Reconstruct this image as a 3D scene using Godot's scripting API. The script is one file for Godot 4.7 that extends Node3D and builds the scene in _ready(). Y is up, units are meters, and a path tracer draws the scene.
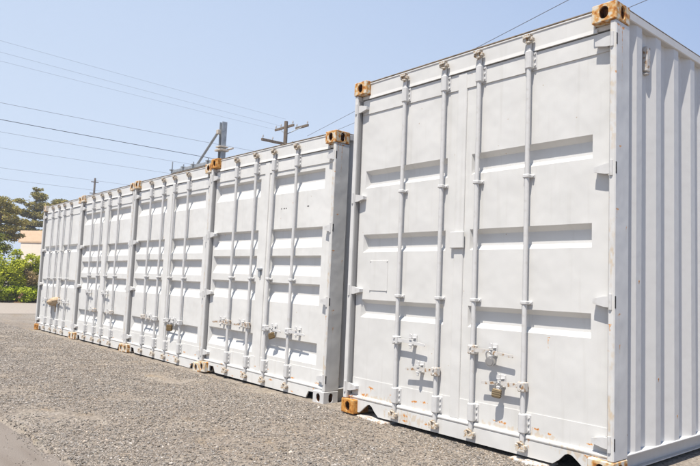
extends Node3D
# Row of white shipping containers on a gravel lot.
const W := 2.438
const DEPTH := 6.058
const SKIN := -0.068          # door skin, behind the casting face (local z)
var rng := RandomNumberGenerator.new()
var uvh := 2.591
var cache := {}
var names := {}
var mats := {}

func _ready():
	rng.seed = 7
	set_camera_and_light()
	make_materials()
	build_ground()
	build_background()
	build_containers()
	build_small_things()
	build_gravel()

# ------------------------------------------------------------------ camera, sky, sun
func set_camera_and_light():
	var cam := Camera3D.new()
	cam.name = "camera"
	add_child(cam)
	cam.position = Vector3(4.287, 1.067, 3.65)
	cam.rotation_order = EULER_ORDER_YXZ
	cam.rotation_degrees = Vector3(4.86, 49.43, 2.40)
	cam.fov = 40.04
	cam.near = 0.05
	cam.far = 1500.0
	cam.current = true
	var env := Environment.new()
	env.background_mode = Environment.BG_SKY
	var sky := Sky.new()
	sky.sky_material = hazy_sky()
	env.sky = sky
	env.tonemap_mode = Environment.TONE_MAPPER_LINEAR
	env.tonemap_exposure = 1.5
	env.sdfgi_enabled = true
	env.ssao_enabled = true
	env.ssil_enabled = true
	env.fog_enabled = true
	env.fog_density = 0.0014
	env.fog_light_color = Color(0.86, 0.90, 0.96)
	var we := WorldEnvironment.new()
	we.name = "environment"
	we.environment = env
	add_child(we)
	var sun := DirectionalLight3D.new()
	sun.name = "sun"
	add_child(sun)
	var el := deg_to_rad(66.0)
	var az := deg_to_rad(15.0)
	var to_sun := Vector3(cos(el) * sin(az), sin(el), cos(el) * cos(az))
	sun.look_at_from_position(to_sun * 50.0, Vector3.ZERO, Vector3.UP)
	sun.light_energy = 1.6
	sun.light_angular_distance = 0.5
	sun.light_color = Color(1.0, 0.97, 0.925)
	sun.shadow_enabled = true

# clear hazy air: pale at the horizon, deeper blue above, thicker haze towards the west
func hazy_sky() -> PanoramaSkyMaterial:
	var w := 512
	var h := 256
	var im := Image.create(w, h, false, Image.FORMAT_RGBAF)
	var zen := Vector3(0.19, 0.34, 0.69) / 1.5
	var hor := Vector3(0.735, 0.84, 0.985) / 1.5
	var low := Vector3(0.42, 0.39, 0.35) / 1.5
	for y in h:
		var el := 90.0 - 180.0 * (y + 0.5) / h
		for x in w:
			var left := -TAU * (x + 0.5) / w            # angle to the left of -z
			var share := 0.5 + 0.5 * cos(left - deg_to_rad(112.0))
			var deep := maxf(18.0, 24.0 + (share - 0.5) * 115.0)
			var c := zen.lerp(hor, exp(-maxf(el, 0.0) / deep))
			if el < 0.0:
				c = hor.lerp(low, clampf(-el / 4.0, 0.0, 1.0))
			im.set_pixel(x, y, Color(c.x, c.y, c.z))
	var m := PanoramaSkyMaterial.new()
	m.panorama = ImageTexture.create_from_image(im)
	return m

# ------------------------------------------------------------------ helpers: nodes
func numbered(called: String) -> String:
	var n: int = names.get(called, 0)
	names[called] = n + 1
	return called if n == 0 else "%s_%03d" % [called, n]

func tag(o: Node, label: String, category: String, group := "") -> void:
	o.set_meta("label", label)
	o.set_meta("category", category)
	if group != "":
		o.set_meta("group", group)

func thing(called: String, label: String, category: String, at := Vector3.ZERO, group := "") -> Node3D:
	var o := Node3D.new()
	o.name = numbered(called)
	add_child(o, true)
	o.position = at
	tag(o, label, category, group)
	return o

func part(parent: Node, called: String, mesh: Mesh, mat: Material, at := Vector3.ZERO, rot := Vector3.ZERO) -> MeshInstance3D:
	var o := MeshInstance3D.new()
	o.name = called
	o.mesh = mesh
	o.material_override = mat
	parent.add_child(o, true)
	o.position = at
	o.rotation = rot
	return o

func structure(called: String, mesh: Mesh, mat: Material) -> MeshInstance3D:
	var o := part(self, called, mesh, mat)
	o.set_meta("kind", "structure")
	return o

# ------------------------------------------------------------------ helpers: shapes
func mb() -> SurfaceTool:
	var st := SurfaceTool.new()
	st.begin(Mesh.PRIMITIVE_TRIANGLES)
	return st

func vert(st: SurfaceTool, p: Vector3, n: Vector3) -> void:
	st.set_normal(n)
	if absf(n.x) > 0.8:
		st.set_uv(Vector2(p.z / W + p.x * 0.37, 1.0 - p.y / uvh))
	else:
		st.set_uv(Vector2(p.x / W, 1.0 - (p.y - (p.z if absf(n.y) > 0.8 else 0.0)) / uvh))
	st.add_vertex(p)

# a, b, c run counter-clockwise seen from outside (or are turned so, away from "hint")
func tri(st: SurfaceTool, a: Vector3, b: Vector3, c: Vector3, hint := Vector3.ZERO) -> void:
	var n := (b - a).cross(c - a).normalized()
	if hint != Vector3.ZERO and n.dot(hint) < 0.0:
		var t := b
		b = c
		c = t
		n = -n
	vert(st, a, n)
	vert(st, c, n)
	vert(st, b, n)

func quad(st: SurfaceTool, a: Vector3, b: Vector3, c: Vector3, d: Vector3, hint := Vector3.ZERO) -> void:
	var n := (c - a).cross(d - b).normalized()
	if hint != Vector3.ZERO and n.dot(hint) < 0.0:
		var t := b
		b = d
		d = t
		n = -n
	for p in [a, c, b, a, d, c]:
		vert(st, p, n)

func box(st: SurfaceTool, lo: Vector3, hi: Vector3, c := 0.003) -> void:
	var m := (lo + hi) * 0.5
	var h := (hi - lo) * 0.5
	c = minf(c, minf(h.x, minf(h.y, h.z)) * 0.9)
	var P := func(ax: int, s: Vector3) -> Vector3:
		var e := h - Vector3(c, c, c)
		e[ax] = h[ax]
		return m + e * s
	for ax in 3:
		var u := (ax + 1) % 3
		var v := (ax + 2) % 3
		for sg in [-1.0, 1.0]:
			var pts := []
			for k in [[-1.0, -1.0], [1.0, -1.0], [1.0, 1.0], [-1.0, 1.0]]:
				var s := Vector3.ZERO
				s[ax] = sg
				s[u] = k[0]
				s[v] = k[1]
				pts.append(P.call(ax, s))
			var nh := Vector3.ZERO
			nh[ax] = sg
			quad(st, pts[0], pts[1], pts[2], pts[3], nh)
		for su in [-1.0, 1.0]:
			for sv in [-1.0, 1.0]:
				var s1 := Vector3.ZERO
				s1[ax] = -1.0
				s1[u] = su
				s1[v] = sv
				var s2 := s1
				s2[ax] = 1.0
				var hint := Vector3.ZERO
				hint[u] = su
				hint[v] = sv
				quad(st, P.call(u, s1), P.call(u, s2), P.call(v, s2), P.call(v, s1), hint)
	for sx in [-1.0, 1.0]:
		for sy in [-1.0, 1.0]:
			for sz in [-1.0, 1.0]:
				var s := Vector3(sx, sy, sz)
				tri(st, P.call(0, s), P.call(1, s), P.call(2, s), s)

# tapered round bar along a path
func tube(st: SurfaceTool, pts: Array, r0: float, r1 := -1.0, seg := 8, caps := true) -> void:
	if r1 < 0.0:
		r1 = r0
	var n := pts.size()
	var rings := []
	for i in n:
		var a: Vector3 = pts[maxi(i - 1, 0)]
		var b: Vector3 = pts[mini(i + 1, n - 1)]
		var t := (b - a).normalized()
		var up := Vector3.UP if absf(t.y) < 0.9 else Vector3.RIGHT
		var u := t.cross(up).normalized()
		var v := t.cross(u)
		var r := lerpf(r0, r1, float(i) / maxi(n - 1, 1))
		var ring := []
		for k in seg:
			var ang := TAU * k / seg
			ring.append([pts[i] + (u * cos(ang) + v * sin(ang)) * r, u * cos(ang) + v * sin(ang)])
		rings.append(ring)
	for i in n - 1:
		for k in seg:
			var A: Array = rings[i][k]
			var B: Array = rings[i][(k + 1) % seg]
			var C: Array = rings[i + 1][(k + 1) % seg]
			var D: Array = rings[i + 1][k]
			for q in [A, C, B, A, D, C]:
				vert(st, q[0], q[1])
	if caps:
		for e in [0, n - 1]:
			var t: Vector3 = (pts[1] - pts[0]) if e == 0 else (pts[n - 1] - pts[n - 2])
			var hint := -t if e == 0 else t
			for k in seg:
				tri(st, pts[e], rings[e][k][0], rings[e][(k + 1) % seg][0], hint)

# a polygon in the x-y plane pulled from z0 (back) to z1 (front)
func slab(st: SurfaceTool, poly: PackedVector2Array, z0: float, z1: float) -> void:
	var idx := Geometry2D.triangulate_polygon(poly)
	for i in range(0, idx.size(), 3):
		var a := poly[idx[i]]
		var b := poly[idx[i + 1]]
		var c := poly[idx[i + 2]]
		tri(st, Vector3(a.x, a.y, z1), Vector3(b.x, b.y, z1), Vector3(c.x, c.y, z1), Vector3.BACK)
		tri(st, Vector3(a.x, a.y, z0), Vector3(b.x, b.y, z0), Vector3(c.x, c.y, z0), Vector3.FORWARD)
	var cw := Geometry2D.is_polygon_clockwise(poly)
	for i in poly.size():
		var a := poly[i]
		var b := poly[(i + 1) % poly.size()]
		var e := b - a
		var nrm := Vector3(e.y, -e.x, 0)
		if cw:
			nrm = -nrm
		quad(st, Vector3(a.x, a.y, z0), Vector3(b.x, b.y, z0), Vector3(b.x, b.y, z1), Vector3(a.x, a.y, z1), nrm)

# one face of a corner casting: a rectangle with an oval hole that leads into the block
func holed_face(st: SurfaceTool, inner: SurfaceTool, o: Vector3, u: Vector3, v: Vector3, hu: float, hv: float, ru: float, rv: float) -> void:
	var n := u.cross(v).normalized()
	var seg := 24
	var rim := []
	var hole := []
	for k in seg:
		var a := TAU * (k + 0.5) / seg
		var c := cos(a)
		var s := sin(a)
		var f := minf(hu / maxf(absf(c), 0.0001), hv / maxf(absf(s), 0.0001))
		rim.append(o + u * clampf(c * f, -hu, hu) + v * clampf(s * f, -hv, hv))
		# stadium: straight sides, round ends
		var p: Vector3
		if rv > ru:
			p = o + u * (ru * c) + v * (ru * s + signf(s) * (rv - ru))
		else:
			p = o + u * (rv * c + signf(c) * (ru - rv)) + v * (rv * s)
		hole.append(p)
	for k in seg:
		var j := (k + 1) % seg
		# add the true corner where the rim turns
		var ra: Vector3 = rim[k]
		var rb: Vector3 = rim[j]
		var da := ra - o
		var db := rb - o
		var ca := absf(absf(da.dot(u)) - hu) < 0.0001
		var cb := absf(absf(db.dot(u)) - hu) < 0.0001
		if ca != cb:
			var corner := o + u * (hu * signf(da.dot(u) + db.dot(u))) + v * (hv * signf(da.dot(v) + db.dot(v)))
			tri(st, ra, corner, rb, n)
		quad(st, ra, rb, hole[j], hole[k], n)
		var lip := n * -0.012
		var inw := n * -0.07
		var mid: Vector3 = (hole[k] + hole[j]) * 0.5
		quad(st, hole[k], hole[j], hole[j] + lip, hole[k] + lip, o - mid)
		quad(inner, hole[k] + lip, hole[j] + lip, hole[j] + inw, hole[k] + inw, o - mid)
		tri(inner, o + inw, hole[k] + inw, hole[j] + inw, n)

func casting_mesh() -> Mesh:
	if cache.has("casting"):
		return cache.casting
	var st := mb()
	var inner := mb()
	var sx := 0.162
	var sy := 0.118
	var sz := 0.178
	var c := 0.005
	# faces, set in by the chamfer
	holed_face(st, inner, Vector3(0, 0, sz / 2), Vector3.RIGHT, Vector3.UP, sx / 2 - c, sy / 2 - c, 0.030, 0.040)
	holed_face(st, inner, Vector3(sx / 2, 0, 0), Vector3.FORWARD, Vector3.UP, sz / 2 - c, sy / 2 - c, 0.026, 0.043)
	holed_face(st, inner, Vector3(-sx / 2, 0, 0), Vector3.BACK, Vector3.UP, sz / 2 - c, sy / 2 - c, 0.026, 0.043)
	holed_face(st, inner, Vector3(0, sy / 2, 0), Vector3.RIGHT, Vector3.FORWARD, sx / 2 - c, sz / 2 - c, 0.032, 0.055)
	var h := Vector3(sx, sy, sz) / 2
	var i := h - Vector3(c, c, c)
	quad(st, Vector3(-i.x, -h.y, -i.z), Vector3(i.x, -h.y, -i.z), Vector3(i.x, -h.y, i.z), Vector3(-i.x, -h.y, i.z), Vector3.DOWN)
	quad(st, Vector3(-i.x, -i.y, -h.z), Vector3(i.x, -i.y, -h.z), Vector3(i.x, i.y, -h.z), Vector3(-i.x, i.y, -h.z), Vector3.FORWARD)
	for ax in 3:
		var u := (ax + 1) % 3
		var v := (ax + 2) % 3
		for su in [-1.0, 1.0]:
			for sv in [-1.0, 1.0]:
				var q := []
				for e in [[-1.0, u], [1.0, u], [1.0, v], [-1.0, v]]:
					var p := Vector3.ZERO
					p[ax] = i[ax] * e[0]
					p[u] = (h[u] if e[1] == u else i[u]) * su
					p[v] = (h[v] if e[1] == v else i[v]) * sv
					q.append(p)
				var hint := Vector3.ZERO
				hint[u] = su
				hint[v] = sv
				quad(st, q[0], q[1], q[2], q[3], hint)
	for a in [-1.0, 1.0]:
		for b in [-1.0, 1.0]:
			for d in [-1.0, 1.0]:
				tri(st, Vector3(h.x * a, i.y * b, i.z * d), Vector3(i.x * a, h.y * b, i.z * d), Vector3(i.x * a, i.y * b, h.z * d), Vector3(a, b, d))
	cache.casting = st.commit()
	cache.casting_hole = inner.commit()
	return cache.casting

# ------------------------------------------------------------------ materials
func lin(r: float, g: float, b: float) -> Color:
	return Color(r, g, b).linear_to_srgb()

func plain(called: String, c: Color, rough := 0.6, metal := 0.0) -> StandardMaterial3D:
	var m := StandardMaterial3D.new()
	m.resource_name = called
	m.albedo_color = c
	m.roughness = rough
	m.metallic = metal
	m.metallic_specular = 0.35
	mats[called] = m
	return m

func noise(s: int, freq: float, octaves := 4) -> FastNoiseLite:
	var n := FastNoiseLite.new()
	n.seed = s
	n.noise_type = FastNoiseLite.TYPE_SIMPLEX_SMOOTH
	n.frequency = freq
	n.fractal_octaves = octaves
	return n

func ramp_texture(s: int, size: int, freq: float, stops: Array, octaves := 5, cell := false) -> ImageTexture:
	var n := noise(s, freq, octaves)
	if cell:
		n.noise_type = FastNoiseLite.TYPE_CELLULAR
		n.cellular_return_type = FastNoiseLite.RETURN_CELL_VALUE
		n.fractal_type = FastNoiseLite.FRACTAL_NONE
	var g := n.get_seamless_image(size, size, false, false, 0.12, not cell)
	var src := g.get_data()
	var out := PackedByteArray()
	out.resize(size * size * 3)
	var table := []
	var gr := Gradient.new()
	var off := PackedFloat32Array()
	var col := PackedColorArray()
	for e in stops:
		off.append(e[0])
		col.append(e[1])
	gr.offsets = off
	gr.colors = col
	for k in 256:
		var c := gr.sample(k / 255.0)
		table.append([int(c.r * 255), int(c.g * 255), int(c.b * 255)])
	for k in size * size:
		var t: Array = table[src[k]]
		out[k * 3] = t[0]
		out[k * 3 + 1] = t[1]
		out[k * 3 + 2] = t[2]
	var im := Image.create_from_data(size, size, false, Image.FORMAT_RGB8, out)
	return ImageTexture.create_from_image(im)

# paint of a container front: grain, faint weathering and rust where the photograph shows it. spots: [x, y, radius, drip]
func front_paint(called: String, s: int, base: Color, h: float, spots: Array, stains := []) -> StandardMaterial3D:
	var w := 820
	var hh := int(w * h / W)
	var fine := noise(s, 0.35, 2)
	var broad := noise(s + 1, 0.006, 4)
	var run := noise(s + 2, 0.02, 3)
	var edge := noise(s + 3, 0.10, 3)
	var data := PackedByteArray()
	data.resize(w * hh * 3)
	var px := w / W
	var b := [base.r * 255.0, base.g * 255.0, base.b * 255.0]
	for y in hh:
		for x in w:
			var f := fine.get_noise_2d(x, y) * 2.4
			var g := broad.get_noise_2d(x, y) * 4.0
			var r := run.get_noise_2d(x * 2.2, y * 0.09)
			r = maxf(0.0, r - 0.24) * 11.0
			var k := (y * w + x) * 3
			data[k] = clampi(int(b[0] + f + g - r), 0, 255)
			data[k + 1] = clampi(int(b[1] + f + g - r * 1.08), 0, 255)
			data[k + 2] = clampi(int(b[2] + f + g * 1.05 - r * 1.25), 0, 255)
	# old tan stains, ragged at the edge: [x, y, half width, half height, strength]
	for sp in stains:
		var cx: float = sp[0] * px
		var cy: float = (h - sp[1]) * px
		var rx: float = sp[2] * px
		var ry: float = sp[3] * px
		for y in range(maxi(0, int(cy - ry * 1.7)), mini(hh, int(cy + ry * 1.7))):
			for x in range(maxi(0, int(cx - rx * 1.7)), mini(w, int(cx + rx * 1.7))):
				var dx := (x - cx) / rx
				var dy := (y - cy) / ry
				var e := edge.get_noise_2d(x * 0.8, y * 0.5)
				var d := 1.0 - sqrt(dx * dx + dy * dy) + e * 1.5 - 0.25
				if d > 0.0:
					var amt: float = clampf(d * 1.8, 0.0, 1.0) * sp[4]
					var k := (y * w + x) * 3
					data[k] = int(lerpf(data[k], 186.0, amt))
					data[k + 1] = int(lerpf(data[k + 1], 160.0, amt))
					data[k + 2] = int(lerpf(data[k + 2], 126.0, amt))
	# pinprick chips
	var chips := RandomNumberGenerator.new()
	chips.seed = s + 9
	for c in 26:
		var x := chips.randi_range(2, w - 4)
		var y := chips.randi_range(2, hh - 4)
		for j in chips.randi_range(1, 2):
			for i in chips.randi_range(1, 2):
				var k := ((y + j) * w + x + i) * 3
				data[k] = 150
				data[k + 1] = 118
				data[k + 2] = 86
	var old := Vector3(168, 100, 46)
	var bright := Vector3(222, 150, 78)
	for sp in spots:
		var cx: float = sp[0] * px
		var cy: float = (h - sp[1]) * px
		var R: float = sp[2] * px * 0.72
		var drip: float = sp[3] * px
		for y in range(maxi(0, int(cy - R * 1.6)), mini(hh, int(cy + R * 1.6 + drip))):
			for x in range(maxi(0, int(cx - R * 4.0)), mini(w, int(cx + R * 4.0))):
				var dx := (x - cx) / (R * 2.3)
				var dy := (y - cy) / (R * 0.62)
				var e := edge.get_noise_2d(x * 1.3, y * 1.3)
				var d := 1.0 - sqrt(dx * dx + dy * dy) + e * 1.1 - 0.35
				if y > cy and drip > 0.0:
					var dd := 0.55 - absf(x - cx - e * 2.0) / maxf(1.6, R * 0.28) - (y - cy) / drip * 0.6 + e * 0.5
					d = maxf(d, dd)
				if d > 0.0:
					var amt := clampf(d * 3.2, 0.0, 0.92)
					var c := old.lerp(bright, clampf(0.5 + fine.get_noise_2d(x * 0.6, y * 0.6) * 1.2, 0.0, 1.0))
					var k := (y * w + x) * 3
					data[k] = int(lerpf(data[k], c.x, amt))
					data[k + 1] = int(lerpf(data[k + 1], c.y, amt))
					data[k + 2] = int(lerpf(data[k + 2], c.z, amt))
	var m := plain(called, Color.WHITE, 0.42)
	m.albedo_texture = ImageTexture.create_from_image(Image.create_from_data(w, hh, false, Image.FORMAT_RGB8, data))
	m.normal_enabled = true
	m.normal_texture = cache.dents
	m.normal_scale = 0.30
	return m

func triplanar(m: StandardMaterial3D, scale: float, world := true) -> void:
	m.uv1_triplanar = true
	m.uv1_world_triplanar = world
	m.uv1_scale = Vector3(scale, scale, scale)

func dent_map() -> ImageTexture:
	var n := noise(91, 0.014, 3)
	var im := n.get_seamless_image(512, 512)
	im.bump_map_to_normal_map(3.0)
	return ImageTexture.create_from_image(im)

func make_materials():
	cache.dents = dent_map()
	var base := lin(0.588, 0.585, 0.570)
	var near_spots := [
		[0.10, 0.20, 0.035, 0.0], [0.22, 0.17, 0.045, 0.03], [0.30, 0.235, 0.04, 0.05], [0.55, 0.215, 0.022, 0.05],
		[0.80, 0.205, 0.032, 0.0], [0.90, 0.215, 0.028, 0.03], [0.72, 0.085, 0.03, 0.04], [0.95, 0.06, 0.025, 0.02], [0.73, 0.045, 0.03, 0.0],
		[1.55, 0.20, 0.018, 0.0], [1.62, 0.195, 0.03, 0.0], [1.88, 0.205, 0.03, 0.0], [1.98, 0.19, 0.022, 0.0], [1.84, 0.13, 0.016, 0.08], [2.28, 0.115, 0.04, 0.02], [2.33, 0.10, 0.04, 0.0], [2.26, 0.185, 0.024, 0.0],
		[1.96, 0.80, 0.014, 0.10], [2.405, 1.30, 0.02, 0.05], [2.40, 1.42, 0.018, 0.05], [2.41, 1.62, 0.015, 0.0], [2.40, 0.72, 0.018, 0.0], [2.41, 2.62, 0.02, 0.07], [0.03, 1.02, 0.02, 0.05], [0.04, 0.14, 0.05, 0.0], [0.05, 0.20, 0.03, 0.0]]
	for sp in near_spots:
		sp[2] = sp[2] * 0.78
	front_paint("near_paint", 11, base, 2.896, near_spots, [[0.35, 0.16, 0.28, 0.03, 0.35], [0.75, 0.07, 0.25, 0.05, 0.35], [1.6, 0.17, 0.20, 0.02, 0.3], [2.2, 0.12, 0.15, 0.04, 0.4], [1.9, 0.17, 0.16, 0.025, 0.35]])
	var post_stains := []
	var post_spots := []
	var rp := RandomNumberGenerator.new()
	rp.seed = 19
	for k in 26:
		post_stains.append([rp.randf_range(2.39, 2.43), rp.randf_range(0.2, 2.45), rp.randf_range(0.012, 0.03), rp.randf_range(0.03, 0.12), rp.randf_range(0.06, 0.20)])
	for k in 5:
		post_spots.append([rp.randf_range(2.02, 2.18), rp.randf_range(0.15, 2.4), rp.randf_range(0.006, 0.014), rp.randf_range(0.0, 0.08)])
		post_spots.append([rp.randf_range(2.38, 2.43), rp.randf_range(0.15, 2.4), rp.randf_range(0.008, 0.014), rp.randf_range(0.0, 0.10)])
	post_spots.append([2.105, 2.455, 0.022, 0.42])
	post_spots.append([2.15, 2.46, 0.016, 0.16])
	front_paint("post_paint", 23, lin(0.575, 0.572, 0.56), 2.591, post_spots, post_stains)
	var r2 := RandomNumberGenerator.new()
	r2.seed = 5
	for v in 2:
		var spots := []
		for k in 16:
			spots.append([r2.randf_range(0.1, 2.3), r2.randf_range(0.03, 0.2), r2.randf_range(0.012, 0.026), 0.0])
		for x in [0.6, 1.03, 1.37, 1.79]:
			spots.append([x + 0.01, 2.44, 0.012, r2.randf_range(0.0, 0.06)])
		for k in 5:
			spots.append([r2.randf_range(0.1, 2.3), r2.randf_range(0.3, 2.3), 0.008, 0.03])
		front_paint("row_paint_%d" % v, 31 + v * 7, lin(0.625, 0.622, 0.605), 2.591, spots)
	# sides, rails, roof
	var side := plain("side_paint", Color.WHITE, 0.45)
	side.albedo_texture = ramp_texture(41, 512, 0.045, [[0.0, lin(0.505, 0.50, 0.49)], [0.3, lin(0.545, 0.54, 0.53)], [1.0, lin(0.57, 0.567, 0.555)]])
	triplanar(side, 0.55)
	side.normal_enabled = true
	side.normal_texture = cache.dents
	side.normal_scale = 0.14
	var white := plain("fitting_paint", Color.WHITE, 0.45)
	white.albedo_texture = ramp_texture(47, 256, 0.04, [[0.0, lin(0.448, 0.432, 0.403)], [0.3, lin(0.528, 0.526, 0.521)], [1.0, lin(0.576, 0.575, 0.571)]])
	triplanar(white, 1.3)
	var scuffed := plain("worn_fitting", Color.WHITE, 0.6)
	scuffed.albedo_texture = ramp_texture(53, 256, 0.02, [[0.0, lin(0.176, 0.098, 0.046)], [0.28, lin(0.336, 0.228, 0.143)], [0.36, lin(0.480, 0.456, 0.420)], [1.0, lin(0.560, 0.554, 0.546)]])
	triplanar(scuffed, 4.0)
	var cast_paint := plain("casting_paint", Color.WHITE, 0.6)
	cast_paint.albedo_texture = ramp_texture(61, 512, 0.009, [[0.0, lin(0.14, 0.05, 0.015)], [0.18, lin(0.30, 0.12, 0.03)], [0.30, lin(0.48, 0.24, 0.07)], [0.40, lin(0.54, 0.37, 0.19)], [0.52, lin(0.56, 0.48, 0.37)], [0.66, lin(0.56, 0.54, 0.49)], [1.0, lin(0.57, 0.56, 0.53)]], 6)
	triplanar(cast_paint, 2.3)
	var cast_half := plain("casting_half", Color.WHITE, 0.65)
	cast_half.albedo_texture = ramp_texture(63, 512, 0.013, [[0.0, lin(0.12, 0.04, 0.012)], [0.25, lin(0.28, 0.10, 0.025)], [0.42, lin(0.46, 0.20, 0.05)], [0.54, lin(0.53, 0.31, 0.12)], [0.64, lin(0.55, 0.45, 0.31)], [0.78, lin(0.56, 0.52, 0.45)], [1.0, lin(0.57, 0.55, 0.51)]], 6)
	triplanar(cast_half, 2.6)
	var cast_rust := plain("casting_rust", Color.WHITE, 0.75)
	cast_rust.albedo_texture = ramp_texture(67, 512, 0.014, [[0.0, lin(0.144, 0.049, 0.015)], [0.25, lin(0.320, 0.122, 0.025)], [0.5, lin(0.496, 0.228, 0.050)], [0.75, lin(0.528, 0.302, 0.101)], [0.9, lin(0.536, 0.448, 0.319)], [1.0, lin(0.552, 0.505, 0.420)]])
	triplanar(cast_rust, 2.6)
	var rusty := plain("rusty_steel", Color.WHITE, 0.8)
	rusty.albedo_texture = ramp_texture(71, 256, 0.03, [[0.0, lin(0.12, 0.07, 0.035)], [0.25, lin(0.28, 0.17, 0.08)], [0.38, lin(0.42, 0.32, 0.21)], [0.5, lin(0.50, 0.47, 0.42)], [1.0, lin(0.56, 0.545, 0.52)]])
	triplanar(rusty, 5.0)
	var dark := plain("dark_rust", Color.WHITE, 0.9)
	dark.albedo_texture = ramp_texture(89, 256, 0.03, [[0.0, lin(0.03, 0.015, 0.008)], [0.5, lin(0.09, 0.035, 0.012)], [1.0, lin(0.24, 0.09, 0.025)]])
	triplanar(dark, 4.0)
	var grime := plain("grimy_edge", Color.WHITE, 0.9)
	grime.albedo_texture = ramp_texture(87, 256, 0.03, [[0.0, lin(0.07, 0.055, 0.04)], [0.5, lin(0.16, 0.125, 0.09)], [0.8, lin(0.26, 0.20, 0.14)], [1.0, lin(0.42, 0.37, 0.31)]])
	triplanar(grime, 1.5)
	plain("grey_rubber", lin(0.30, 0.296, 0.292), 0.8)
	plain("gap_seal", lin(0.036, 0.034, 0.034), 0.8)
	plain("brass", lin(0.20, 0.155, 0.095), 0.6, 0.4)
	plain("dull_brass", lin(0.176, 0.122, 0.059), 0.6, 0.4)
	plain("lock_steel", lin(0.440, 0.432, 0.420), 0.35, 0.8)
	plain("stencil", lin(0.096, 0.090, 0.088), 0.7)
	var pole := plain("weathered_wood", Color.WHITE, 0.9)
	pole.albedo_texture = ramp_texture(73, 256, 0.03, [[0.0, lin(0.072, 0.053, 0.038)], [0.5, lin(0.152, 0.118, 0.084)], [1.0, lin(0.240, 0.196, 0.151)]])
	triplanar(pole, 0.8)
	pole.uv1_scale = Vector3(2.2, 0.25, 2.2)
	var galv := plain("galvanized_steel", Color.WHITE, 0.55, 0.3)
	galv.albedo_texture = ramp_texture(79, 256, 0.02, [[0.0, lin(0.216, 0.236, 0.252)], [0.5, lin(0.304, 0.326, 0.344)], [1.0, lin(0.368, 0.391, 0.412)]])
	triplanar(galv, 1.0)
	plain("cable", lin(0.128, 0.130, 0.143), 0.7)
	plain("black_cable", lin(0.028, 0.029, 0.034), 0.7)
	plain("porcelain", lin(0.496, 0.489, 0.470), 0.3)
	var cloth := plain("tan_cloth", Color.WHITE, 0.95)
	cloth.albedo_texture = ramp_texture(83, 256, 0.05, [[0.0, lin(0.30, 0.20, 0.12)], [0.5, lin(0.46, 0.35, 0.23)], [1.0, lin(0.56, 0.46, 0.34)]])
	triplanar(cloth, 3.0)
	# ground
	var gm := plain("crushed_gravel", Color.WHITE, 0.95)
	gm.albedo_texture = ramp_texture(97, 1024, 0.11, [[0.0, lin(0.11, 0.096, 0.082)], [0.10, lin(0.165, 0.145, 0.122)], [0.3, lin(0.215, 0.186, 0.156)], [0.65, lin(0.25, 0.217, 0.181)], [0.9, lin(0.285, 0.248, 0.208)], [1.0, lin(0.36, 0.32, 0.275)]], 1, true)
	triplanar(gm, 0.62)
	gm.heightmap_enabled = true
	gm.heightmap_scale = 0.25
	gm.heightmap_texture = ramp_texture(97, 1024, 0.11, [[0.0, Color.BLACK], [1.0, Color.WHITE]], 1, true)
	gm.vertex_color_use_as_albedo = true
	var pm := plain("old_asphalt", Color.WHITE, 0.95)
	pm.albedo_texture = ramp_texture(101, 1024, 0.16, [[0.0, lin(0.105, 0.093, 0.083)], [0.35, lin(0.175, 0.154, 0.135)], [0.7, lin(0.217, 0.189, 0.165)], [1.0, lin(0.280, 0.247, 0.217)]], 3)
	triplanar(pm, 0.9)
	pm.vertex_color_use_as_albedo = true
	var road := plain("bleached_asphalt", Color.WHITE, 0.95)
	road.albedo_texture = ramp_texture(103, 512, 0.06, [[0.0, lin(0.25, 0.215, 0.18)], [0.5, lin(0.31, 0.268, 0.226)], [1.0, lin(0.36, 0.314, 0.268)]], 4)
	triplanar(road, 0.4)
	var soil := plain("dry_leaf_litter", Color.WHITE, 1.0)
	soil.albedo_texture = ramp_texture(107, 512, 0.08, [[0.0, lin(0.056, 0.029, 0.015)], [0.5, lin(0.160, 0.082, 0.038)], [1.0, lin(0.288, 0.163, 0.076)]], 4)
	triplanar(soil, 0.8)
	var wall := plain("cream_stucco", Color.WHITE, 0.9)
	wall.albedo_texture = ramp_texture(109, 256, 0.03, [[0.0, lin(0.74, 0.66, 0.56)], [1.0, lin(0.82, 0.745, 0.645)]])
	triplanar(wall, 0.4)
	var roof := plain("tan_roofing", Color.WHITE, 0.9)
	roof.albedo_texture = ramp_texture(113, 256, 0.03, [[0.0, lin(0.56, 0.41, 0.28)], [1.0, lin(0.66, 0.50, 0.35)]])
	triplanar(roof, 0.5)
	plain("dark_window", lin(0.040, 0.045, 0.050), 0.2)
	for e in [["leaf", 0.7], ["stone", 0.92]]:
		var m := plain(e[0], Color.WHITE, e[1])
		m.vertex_color_use_as_albedo = true
	mats.leaf.backlight_enabled = true
	mats.leaf.backlight = Color(0.55, 0.6, 0.3)

# ------------------------------------------------------------------ ground
var gn := noise(201, 0.9, 3)
var gb := noise(202, 0.22, 3)
func ground_y(x: float, z: float) -> float:
	var y := -0.012
	if x < 0.0:
		y = lerpf(-0.012, -0.082, clampf(-x / 10.2, 0.0, 1.0))
	if x < -10.2:
		y = lerpf(-0.082, -0.10, clampf((-x - 10.2) / 4.0, 0.0, 1.0))
	return y

func lip_z(x: float) -> float:
	return 2.37 - 0.02 * (x + 0.4) + 0.03 * gn.get_noise_2d(x * 1.6, 3.0) + 0.018 * gn.get_noise_2d(x * 7.0, 9.0)

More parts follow.
